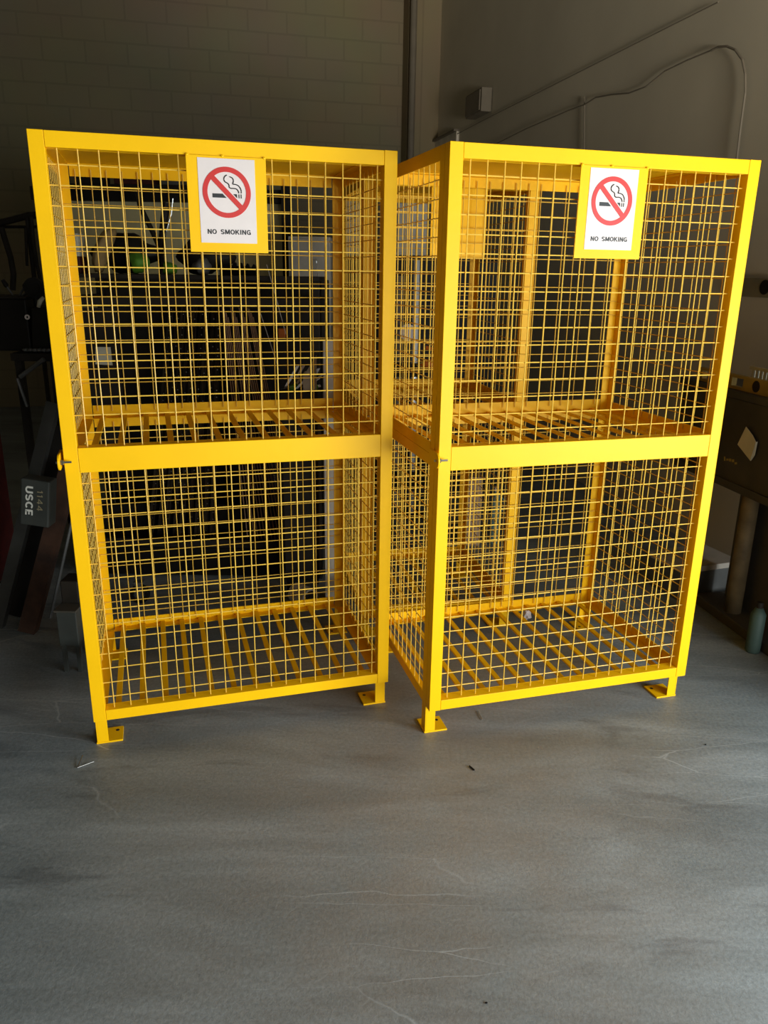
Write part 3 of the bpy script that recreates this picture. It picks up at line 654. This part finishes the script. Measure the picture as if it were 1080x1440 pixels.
# ------------------------------------------------------------------ left edge of the picture
RD = 3.35
xe = at(30, 860, RD).x - .09; ztop = at(4, 560, RD).z
t = root('red_cabinet', (xe-.35, RD), 'dark red cabinet at the left edge of the picture', 'cabinet')
mb = MB(); mb.box((xe-.75, RD, .06), (xe, RD+.22, ztop)); part(mb, 'body', MAROON, t, .012)
mb = MB(); mb.box((xe-.73, RD-.012, .10), (xe-.02, RD, ztop*.62)); part(mb, 'lower_door', MAROON, t, .004)
mb = MB(); mb.box((xe-.73, RD-.012, ztop*.64), (xe-.02, RD, ztop-.03)); part(mb, 'upper_door', MAROON, t, .004)
for dx in (-.70, -.10):
    mb = MB(); mb.box((xe+dx, RD+.05, 0), (xe+dx+.05, RD+.1, .06)); mb.box((xe+dx, RD+.15, 0), (xe+dx+.05, RD+.2, .06)); part(mb, 'foot', DARK, t)
# leaning beams
def beam(name, a, b_, wd, dp, m, lab, tk=.006):
    a = Vector(a); b_ = Vector(b_); d = (b_-a); u = Vector((0, 1, 0)).cross(d).normalized(); n_ = d.cross(u).normalized()
    mb = MB()
    def bar_(c0, c1, e0, e1_): mb.prism([a+u*c0+n_*e0, a+u*c1+n_*e0, a+u*c1+n_*e1_, a+u*c0+n_*e1_], d)
    bar_(-wd/2, wd/2, 0, tk); bar_(-wd/2, -wd/2+tk, tk, dp); bar_(wd/2-tk, wd/2, tk, dp)
    return one(mb, name, m, lab, 'steel beam')
g0 = at(-6, 880, 3.0); g0.z = .01
beam('steel_channel_beam', g0, at(73, 566, 3.22), .050, .04, BEAMG, 'long dull grey steel channel leaning left of the left cage', .008)
g1 = at(38, 905, 2.95); g1.z = .01
beam('rusty_beam', g1, at(96, 655, 3.12), .07, .05, RUST, 'rusty brown beam leaning just left of the left cage')
g2 = at(72, 880, 3.1); g2.z = .01
mb = MB(); mb.tube([g2, at(104, 720, 3.2)], .007, 8); one(mb, 'thin_bar', GREY, 'thin grey bar leaning between the rusty beam and the left cage', 'bar')
g3 = at(20, 890, 3.12); g3.z = .01
beam('black_beam', g3, at(84, 600, 3.3), .13, .04, BLACK, 'wide black board leaning behind the grey channel and the rusty beam')
# plate with lettering held on the beams
pc = at(52, 706, 2.92); t = root('marked_plate', pc, 'dark grey metal block lettered USCE across the leaning beams', 'block')
ro = Matrix.Rotation(R(-11), 4, 'Y')
mb = MB(); mb.box((pc.x-.058, 2.90, pc.z-.096), (pc.x+.056, 2.975, pc.z+.096), Matrix.Rotation(R(8), 4, 'Y')); part(mb, 'block_body', SLATE, t, .006)
for s_, off, hh, nm, ln in (('USCE', -.020, .030, 'lettering', .12), ('1144', .022, .022, 'faint_lettering', .085)):
    me = text_mesh(s_, .2 if nm == 'lettering' else .11, nm); me.materials.append(TANB if nm != 'lettering' else LETTER)
    o = bpy.data.objects.new(nm, me); COL.objects.link(o)
    wd = max(v.co.x for v in me.vertices) - min(v.co.x for v in me.vertices); h2 = max(v.co.y for v in me.vertices) - min(v.co.y for v in me.vertices)
    o.matrix_world = Matrix.Translation((pc.x+off, 2.8985, pc.z+.012)) @ Matrix.Rotation(R(8), 4, 'Y') @ Matrix.Rotation(R(90), 4, 'Y') @ Matrix.Rotation(math.pi/2, 4, 'X') @ Matrix.Diagonal((ln/wd, hh/h2, .05, 1))
    mw = o.matrix_world.copy(); o.parent = t; o.matrix_parent_inverse = Matrix.Translation(t.location).inverted(); o.matrix_basis = mw
# small bench end behind the left cage post
bxx = at(104, 905, 2.72).x
t = root('bench_stub', (bxx, 2.72), 'dark low metal stand beside the left post of the left cage', 'stand')
mb = MB(); z1 = at(104, 858, 2.66).z; z0 = at(104, 905, 2.66).z; mb.box((bxx-.02, 2.64, z0), (bxx+.055, 2.80, z1)); part(mb, 'apron', SLATE, t, .003)
mb = MB(); mb.box((bxx-.026, 2.632, z1), (bxx+.06, 2.808, z1+.008)); part(mb, 'top', BENCH, t, .002)
mb = MB(); mb.box((bxx-.02, 2.70, z1+.008), (bxx+.05, 2.79, z1+.10)); part(mb, 'upper_block', DARK, t, .006)
for x, y in ((bxx-.016, 2.645), (bxx-.016, 2.78), (bxx+.038, 2.645), (bxx+.038, 2.78)):
    mb = MB(); mb.box((x, y, 0), (x+.014, y+.014, z0)); part(mb, 'leg', SLATE, t)
# work bench with machines, upper left
BY = 4.0
b0 = at(14, 500, BY); b1 = at(70, 500, BY); zt2 = at(40, 497, BY).z
t = root('machine_bench', ((b0.x+b1.x)/2, BY), 'dark bench with crossed legs behind the left cage post', 'bench')
mb = MB(); mb.box((b0.x, BY, zt2-.04), (b1.x+.10, BY+.5, zt2)); part(mb, 'top', DARK, t, .004)
for x in (b0.x+.01, b1.x+.05):
    for y in (BY+.02, BY+.44):
        mb = MB(); mb.box((x, y, 0), (x+.035, y+.035, zt2-.04)); part(mb, 'leg', DARK, t)
mb = MB(); mb.tube([at(28, 530, BY-.01), at(62, 505, BY-.01)], .012, 8); mb.tube([at(24, 532, BY-.012), at(38, 572, BY-.012)], .008, 8); part(mb, 'brace', GREY, t)
zb2 = zt2 + .001
x = at(48, 450, BY).x
t = root('bench_machine', (x, BY+.2, zt2), 'black bench machine with a round wheel on the dark bench', 'machine')
mb = MB(); ztp = at(48, 432, BY+.1).z; mb.prism([(x-.075, BY+.1, zb2), (x+.085, BY+.1, zb2), (x+.055, BY+.1, ztp), (x-.055, BY+.1, ztp)], (0, .2, 0)); part(mb, 'housing', BLACK, t, .008)
mb = MB(); cw = at(47, 405, BY+.12); mb.ring(cw, .026, .052, (1, 0, 0), (0, 0, 1), (0, .03, 0), 32); mb.tube([cw+Vector((0, -.005, 0)), cw+Vector((0, .04, 0))], .03, 20); part(mb, 'wheel', BLACK, t)
mb = MB(); mb.tube([cw+Vector((0, .02, 0)), (cw.x, BY+.15, ztp-.01)], .02, 8); part(mb, 'arm', BLACK, t)
mb = MB(); mb.tube([at(54, 432, BY+.08), at(56, 424, BY+.08), at(61, 418, BY+.08)], [.009, .012, .008], 10); part(mb, 'handle', PAPER, t, smooth=True)
mb = MB(); p0 = at(38, 446, BY+.09); mb.ring(p0, .006, .013, (1, 0, 0), (0, 0, 1), (0, .006, 0), 20); part(mb, 'dial', WHITE, t)
mb = MB(); p0 = at(28, 472, BY); p1 = at(68, 478, BY)
for k in range(7):
    q = p0.lerp(p1, k/6); q.y = BY+.05
    mb.sphere((q.x, BY+.05, zb2+.012), .02, (1.1, 1.4, .55), 1)
one(mb, 'plastic_wrap', GREY, 'crinkled grey plastic wrap along the dark bench edge', 'wrap', smooth=True)
x2 = at(12, 430, BY+.1).x; z2 = at(12, 420, BY+.1).z
t = root('tool_crate', (x2, BY+.2, zt2), 'black open tool crate at the left end of the dark bench', 'crate')
mb = MB(); mb.box((x2-.30, BY+.1, zb2), (x2+.09, BY+.4, z2)); part(mb, 'crate_body', BLACK, t, .006)
mb = MB(); mb.box((x2-.31, BY+.09, z2), (x2+.10, BY+.41, z2+.012)); part(mb, 'rim', DARK, t, .003)
for k, (px, py, an, lab) in enumerate(((26, 404, 35, 'black hand tool leaning out of the crate, the tallest one'), (18, 412, -30, 'dark hand tool tilting left out of the crate'), (31, 414, 60, 'dark hand tool tilting right beside the round wheel'))):
    c = at(px, py, BY+.2); c.z = z2+.012
    d = Vector((math.sin(R(an)), 0, math.cos(R(an))))*.09
    t = root('hand_tool', c, lab, 'tool')
    mb = MB(); mb.tube([c, c+d*.6], .006, 8); part(mb, 'shaft', GREY, t)
    mb = MB(); mb.tube([c+d*.55, c+d*.65, c+d], [.008, .014, .011], 8); part(mb, 'grip', BLACK, t)
# frame and hoses hung on the wall, upper left
t = root('hose_rail', at(20, 315, 5.4), 'dark hanging rail with a second bar below, upper left', 'rail')
mb = MB(); mb.tube([at(-40, 320, 5.4), at(10, 311, 5.4), at(40, 303, 5.4), at(62, 302, 5.4)], .022, 8); part(mb, 'upper_bar', DARK, t)
mb = MB(); mb.tube([at(-40, 319, 5.42), at(60, 319, 5.42)], .010, 8); part(mb, 'lower_bar', DARK, t)
mb = MB(); a = at(38, 303, 5.4); mb.tube([a, (a.x, 5.4, 0)], .016, 8); part(mb, 'support_leg', DARK, t)
for pts_, r_, lab in (([(2, 320), (8, 340), (15, 362), (19, 385), (18, 408)], .020, 'thick dark hose hanging from the rail at far left'), ([(36, 320), (37, 345), (38, 374)], .010, 'thin dark hose hanging from the rail, centre'), ([(44, 305), (47, 340), (52, 372), (58, 400)], .013, 'dark hose hanging from the rail close to the left cage')):
    mb = MB(); mb.tube([at(x, y, 5.37) for x, y in pts_], r_, 8); one(mb, 'hanging_hose', DARK, lab, 'hose')

# ------------------------------------------------------------------ seen in the gap and through the right cages
GY = 4.7
p = at(586, 400, GY); t = root('work_lamp', (p.x, GY), 'chrome pole work lamp with a round silver head, seen between the cages', 'lamp')
mb = MB(); mb.tube([(p.x, GY, .02), at(586, 366, GY)], .020, 16); part(mb, 'pole', CHROME, t, smooth=True)
mb = MB(); c = at(573, 467, GY-.08); mb.tube([c+Vector((0, .05, 0)), c+Vector((0, .02, 0)), c, c+Vector((0, -.03, 0))], [.015, .035, .045, .048], 24); part(mb, 'lamp_head', CHROME, t)
mb = MB(); mb.tube([c+Vector((0, -.0305, 0)), c+Vector((0, -.034, 0))], .046, 24); part(mb, 'lens', WHITE, t)
mb = MB(); mb.tube([c+Vector((0, .03, 0)), (p.x, GY, c.z)], .008, 8); part(mb, 'bracket', GREY, t)
mb = MB(); mb.tube([(p.x, GY, 0), (p.x, GY, .02)], .09, 24); part(mb, 'base', DARK, t)
p2 = at(563, 410, GY+.15); mb = MB(); mb.tube([(p2.x, GY+.15, 0), (p2.x, GY+.15, at(563, 388, GY+.15).z)], .018, 12); one(mb, 'steel_pole', LGREY, 'shorter pale steel pole left of the chrome lamp pole', 'pole')
wbox('pale_cabinet', 556, 282, 600, 359.5, 5.32, .3, LGREY, 'pale wall cabinet glimpsed high between the two front cages', 'cabinet', LGREY)
t = wbox('dark_shelving', 486, 360, 690, 640, 5.3, .4, DARK, 'dark shelving unit behind the third cage, below the pale cabinet', 'shelving', BLACK)
q0 = at(486, 640, 5.3); q1 = at(690, 640, 5.3)
mb = MB(); mb.box((q0.x+.02, 5.32, 0), (q1.x-.02, 5.68, q0.z-.001)); one(mb, 'shelving_base', DARK, 'dark base block under the shelving behind the third cage', 'base')
mb = MB(); a = at(500, 300, 5.62); c0 = at(486, 282, 5.4); c1 = at(512, 360, 5.3); mb.box((c0.x, 5.4, c1.z), (at(512,360,5.4).x, 5.42, c0.z)); one(mb, 'pale_board', LGREY, 'pale board standing on the dark shelving left of the cabinet', 'board')
# wheeled stand with orange tool
oy = 4.3; c = at(603, 512, oy)
t = root('tool_trolley', (c.x, oy), 'dark trolley under the orange tool behind the right cage', 'trolley')
mb = MB(); mb.box((c.x-.22, oy-.1, c.z-.06), (c.x+.15, oy+.3, c.z-.03)); part(mb, 'tray', DARK, t, .004)
for dx in (-.2, .12):
    for dy in (-.08, .26):
        mb = MB(); mb.box((c.x+dx, oy+dy, 0), (c.x+dx+.02, oy+dy+.02, c.z-.06)); part(mb, 'leg', DARK, t)
mb = MB(); mb.box((c.x-.21, oy-.09, .3), (c.x+.14, oy+.29, .32)); part(mb, 'lower_shelf', DARK, t, .004)
t = root('orange_tool', (c.x, oy, c.z-.03), 'orange power tool with a coiled cord on the dark trolley', 'tool')
mb = MB(); mb.tube([c+Vector((-.05, 0, 0)), c+Vector((-.04, 0, 0)), c+Vector((.04, 0, 0)), c+Vector((.05, 0, 0))], [.018, .028, .028, .02], 16); part(mb, 'motor_body', ORANGE, t, smooth=True)
mb = MB(); mb.tube([c+Vector((.02, 0, .02)), c+Vector((.03, 0, .08)), c+Vector((-.02, 0, .09))], .012, 8); part(mb, 'handle', ORANGE, t)
mb = MB(); mb.tube([c+Vector((-.05+.02*math.cos(k*.6), -.05+.02*math.sin(k*.6), -.02+.004*k)) for k in range(24)], .004, 6); part(mb, 'cord', WOODY, t)
# tall carton and jugs
cy = 4.15; c0 = at(650, 770, cy); c1 = at(678, 700, cy)
t = root('tall_carton', ((c0.x+c1.x)/2, cy), 'tall brown cardboard carton behind the third cage', 'carton')
ch = c1.z + .12
mb = MB(); mb.box((c0.x, cy, 0), (c1.x, cy+.12, ch)); part(mb, 'box', CARD, t, .003)
mb = MB(); mb.box((c0.x-.004, cy-.02, ch), (c1.x+.004, cy+.002, ch+.003)); part(mb, 'flap', CARD, t)
for k, (px, hh, m_, lab) in enumerate(((694, .34, GLASSY, 'tall blue green plastic jug right of the cardboard carton'), (716, .28, LGREY, 'pale plastic jug right of the blue green one'))):
    x = at(px, 760, cy+.05).x; t = root('plastic_jug', (x, cy+.05), lab, 'jug')
    mb = MB(); mb.tube([(x, cy+.05, 0), (x, cy+.05, .01), (x, cy+.05, hh*.72), (x, cy+.05, hh*.9), (x, cy+.05, hh*.93)], [.024, .028, .028, .014, .011], 20); part(mb, 'jug_body', m_, t, smooth=True)
    mb = MB(); mb.tube([(x, cy+.05, hh*.93), (x, cy+.05, hh)], .013, 14); part(mb, 'cap', WHITE, t)
    mb = MB(); mb.tube([(x+.02, cy+.05, hh*.55), (x+.045, cy+.05, hh*.6), (x+.045, cy+.05, hh*.78), (x+.014, cy+.05, hh*.85)], .005, 8); part(mb, 'handle', m_, t)
# crumpled plastic on the floor under the third cage
c = floor_at(740, 872); mb = MB(); vs = mb.sphere((0, 0, 0), 1, (.022, .02, .024), 2)
rd = random.Random(2)
for v in vs: v.co *= rd.uniform(.6, 1.25)
zmin = min(v.co.z for v in vs); bmesh.ops.translate(mb.bm, verts=mb.bm.verts[:], vec=(c.x, c.y, -zmin)); one(mb, 'plastic_scrap', WHITE, 'crumpled clear plastic scrap on the floor behind the right cage', 'plastic')

# ------------------------------------------------------------------ work bench on the right
T_ = Vector((.18, -.983, 0)); N_ = Vector((.983, .18, 0)); B0 = Vector((1.505, 3.36, 0)); TH = math.atan2(T_.y, T_.x)
def bench_pt(s_, n_, z): return B0 + T_*s_ + N_*n_ + Vector((0, 0, z))
def obox(mb, s0, s1, n0, n1, z0, z1):
    mb.prism([bench_pt(s0, n0, z0), bench_pt(s1, n0, z0), bench_pt(s1, n1, z0), bench_pt(s0, n1, z0)], (0, 0, z1-z0))
zt3 = at(1045, 566, 3.0).z; zb3 = at(1045, 705, 3.0).z
t = root('work_bench', bench_pt(.6, .2, 0), 'brown grey work bench with a deep body along the right wall', 'bench')
mb = MB(); obox(mb, -.38, 1.25, 0, .40, zb3, zt3-.03); part(mb, 'body', BENCH, t, .006)
mb = MB(); obox(mb, -.40, 1.27, -.015, .42, zt3-.03, zt3); part(mb, 'bench_top', BENCH, t, .004)
mb = MB(); obox(mb, -.37, 1.26, -.010, .0, zb3-.02, zb3+.015); part(mb, 'lower_lip', BENCH, t, .002)
mb = MB(); obox(mb, -.05, 1.3, .0, .40, 0.0, .045); part(mb, 'plinth', BENCH, t, .006)
for s_ in (.55, .95): 
    mb = MB(); obox(mb, s_, s_+.006, -.003, 0, zb3+.02, zt3-.04); part(mb, 'door_gap', DARK, t)
pp = at(1049, 700, 3.12)
lab_r = [(bench_pt(.17, .06, .045), 'rusty pipe leg')]
for (c, l_) in lab_r:
    mb = MB(); mb.tube([(c.x, c.y, .045), (c.x, c.y, zb3)], .036, 20); o = part(mb, 'leg', RUSTYP, t, smooth=True); o['label'] = l_
for s_ in (.02, 1.2):
    mb = MB(); obox(mb, s_, s_+.05, .33, .38, .045, zb3); part(mb, 'leg', BENCH, t)
mb = MB(); obox(mb, .0, 1.25, .13, .15, .045, zb3); part(mb, 'under_bench_shade', BENCH, t)  # dark sheet added under the bench body, standing in for the shade there
# low pale box standing on the floor at the end of the bench
c0 = floor_at(984, 846); c1 = floor_at(1036, 838)
zt4 = .145
t = root('metal_case', (c0.x, c0.y), 'low grey metal case on the floor beyond the bench plinth', 'case')
dv = (c1-c0).normalized(); nn = Vector((-dv.y, dv.x, 0)); c0 = c0 + nn*.03 - dv*.10; L_ = .34
mb = MB(); mb.prism([c0, c0+dv*L_, c0+dv*L_+nn*.25, c0+nn*.25], (0, 0, zt4)); part(mb, 'case_body', GREY, t, .006)
mb = MB(); q = Vector((0, 0, zt4)); mb.prism([c0+q-nn*.006-dv*.005, c0+dv*(L_+.005)+q-nn*.006, c0+dv*(L_+.005)+nn*.255+q, c0+nn*.255+q-dv*.005], (0, 0, .028)); part(mb, 'lid', LGREY, t, .004)
# spirit level on the bench edge
t = root('spirit_level', bench_pt(.35, .03, zt3), 'long yellow spirit level standing on the bench edge', 'level')
def hole_bar(mb, s0, s1, n0, n1, z0, z1, holes):
    xs = [s0]; 
    for a, b_ in holes: xs += [a, b_]
    xs.append(s1)
    for k in range(0, len(xs), 2): obox(mb, xs[k], xs[k+1], n0, n1, z0+.012, z1-.012)
    obox(mb, s0, s1, n0, n1, z0, z0+.012); obox(mb, s0, s1, n0, n1, z1-.012, z1)
mb = MB(); hole_bar(mb, -.30, .45, .02, .045, zt3+.001, zt3+.062, [(-.26, -.19), (-.15, -.08), (-.03, .05), (.22, .30), (.34, .41)]); part(mb, 'level_frame', WOODY, t)
mb = MB(); cc = bench_pt(.14, .018, zt3+.032); mb.tube([cc, cc+N_*.03], .024, 20); part(mb, 'vial_housing', DARK, t)
# white slotted bracket behind the level
t = root('slotted_bracket', bench_pt(.2, .10, zt3), 'small pale bracket with comb slots behind the spirit level', 'bracket')
mb = MB(); obox(mb, -.02, .18, .09, .10, zt3+.085, zt3+.098)
for k in range(6): obox(mb, .0+k*.026, .012+k*.026, .09, .10, zt3, zt3+.086)
part(mb, 'comb_plate', PAPER, t)
# paper hanging on the bench body
pz = (zt3+zb3)/2
t = root('paper_sheet', bench_pt(.25, -.012, pz), 'creased pale paper sheet taped askew on the bench body', 'paper')
def bp_(px, py, off=-.02):
    d = fw*F_PX + rt*(px-540) + up*(720-py); o = Vector((0, 0, CAM_H)); tt = ((B0+N_*off) - o).dot(N_)/d.dot(N_); return o + d*tt
mb = MB(); mb.prism([bp_(1049, 600), bp_(1037, 625), bp_(1055, 648), bp_(1063, 622), bp_(1058, 612)], N_*.002); part(mb, 'front_sheet', PAPER, t)
mb = MB(); mb.prism([bp_(1063, 622, -.016), bp_(1055.5, 648, -.016), bp_(1061, 640, -.012), bp_(1065, 621, -.012)], N_*.002); part(mb, 'folded_edge', PAPER, t)
# worn marks on the body
mb = MB()
for k, (x, y, w_, h_) in enumerate(((1018, 642, 1.5, 6), (1021, 645, 3, 3), (1025, 645, 3, 4), (1029, 646, 3, 4), (1033, 650, 3, 3))):
    a = bp_(x, y, -.002); b2 = bp_(x+w_, y, -.002); c = bp_(x+w_, y+h_, -.002); d = bp_(x, y+h_, -.002); mb.prism([a, b2, c, d], N_*.0015)
ob = one(mb, 'worn_label', WOODY, 'worn yellowish label on the bench body left of the paper', 'label')
# flat bar with a round hole, fixed on the right wall
t0 = on_wall_right(1062, 405)
t = root('wall_bar', (t0.x-.02, t0.y, t0.z), 'tan flat bar with a round hole fixed to the right wall', 'bar')
def wp(px, py, off): return on_wall_right(px, py, off)
mb = MB(); A_ = wp(1040, 391, .045); Bq = wp(1100, 388, .045); zc0 = A_.z; zc1 = wp(1062, 418, .045).z
mb.prism([A_, Vector((Bq.x, Bq.y, zc0)), Vector((Bq.x, Bq.y, zc1)), Vector((A_.x, A_.y, zc1))], e1*.03); part(mb, 'plate', TANB, t, .003)
cc = wp(1075, 404, .047); mb = MB(); mb.tube([cc, cc+e1*.004], .035, 20); part(mb, 'hole', DARK, t)
# green gas bottle at the right edge
c = bench_pt(.46, -.035, 0); c = Vector((c.x, c.y, 0))
t = root('green_cylinder', c, 'grey green bottle on the floor at the right edge by the bench plinth', 'bottle')
mb = MB(); mb.tube([c, c+Vector((0, 0, .01)), c+Vector((0, 0, .17)), c+Vector((0, 0, .20))], [.026, .030, .030, .014], 20); part(mb, 'bottle_body', JADE, t, smooth=True)
mb = MB(); mb.tube([c+Vector((0, 0, .20)), c+Vector((0, 0, .225))], .013, 14); part(mb, 'cap', DARK, t)

# ------------------------------------------------------------------ bits on the floor in front
def fp(px, py, z=.003): return floor_at(px, py, z)
mb = MB(); mb.tube([fp(116, 1062, .010), fp(109, 1079.5)], .0013, 6); mb.tube([fp(109, 1079.5), fp(132, 1071, .006)], .0013, 6); one(mb, 'wire_offcut', ZINC, 'V shaped bent wire offcut on the floor before the left cage', 'wire')
mb = MB(); mb.tube([fp(672, 1000), fp(678, 1012)], .0014, 6); one(mb, 'wire_offcut', ZINC, 'short straight wire offcut on the floor before the right cage', 'wire')
mb = MB(); mb.tube([fp(660, 1077), fp(667, 1083)], .0025, 6); one(mb, 'wood_splinter', DARK, 'dark splinter on the floor in front of the right cage', 'splinter')
mb = MB(); mb.sphere(fp(992, 1047, .002), .003, (1.2, 1, .6), 1); one(mb, 'gravel_chip', BLACK, 'dark gravel chip on the floor at the right', 'chip')
mb = MB(); mb.sphere(fp(684, 1410, .0015), .0025, (1.3, 1, .6), 1); one(mb, 'gravel_chip', BLACK, 'dark gravel chip on the floor near the bottom edge', 'chip')
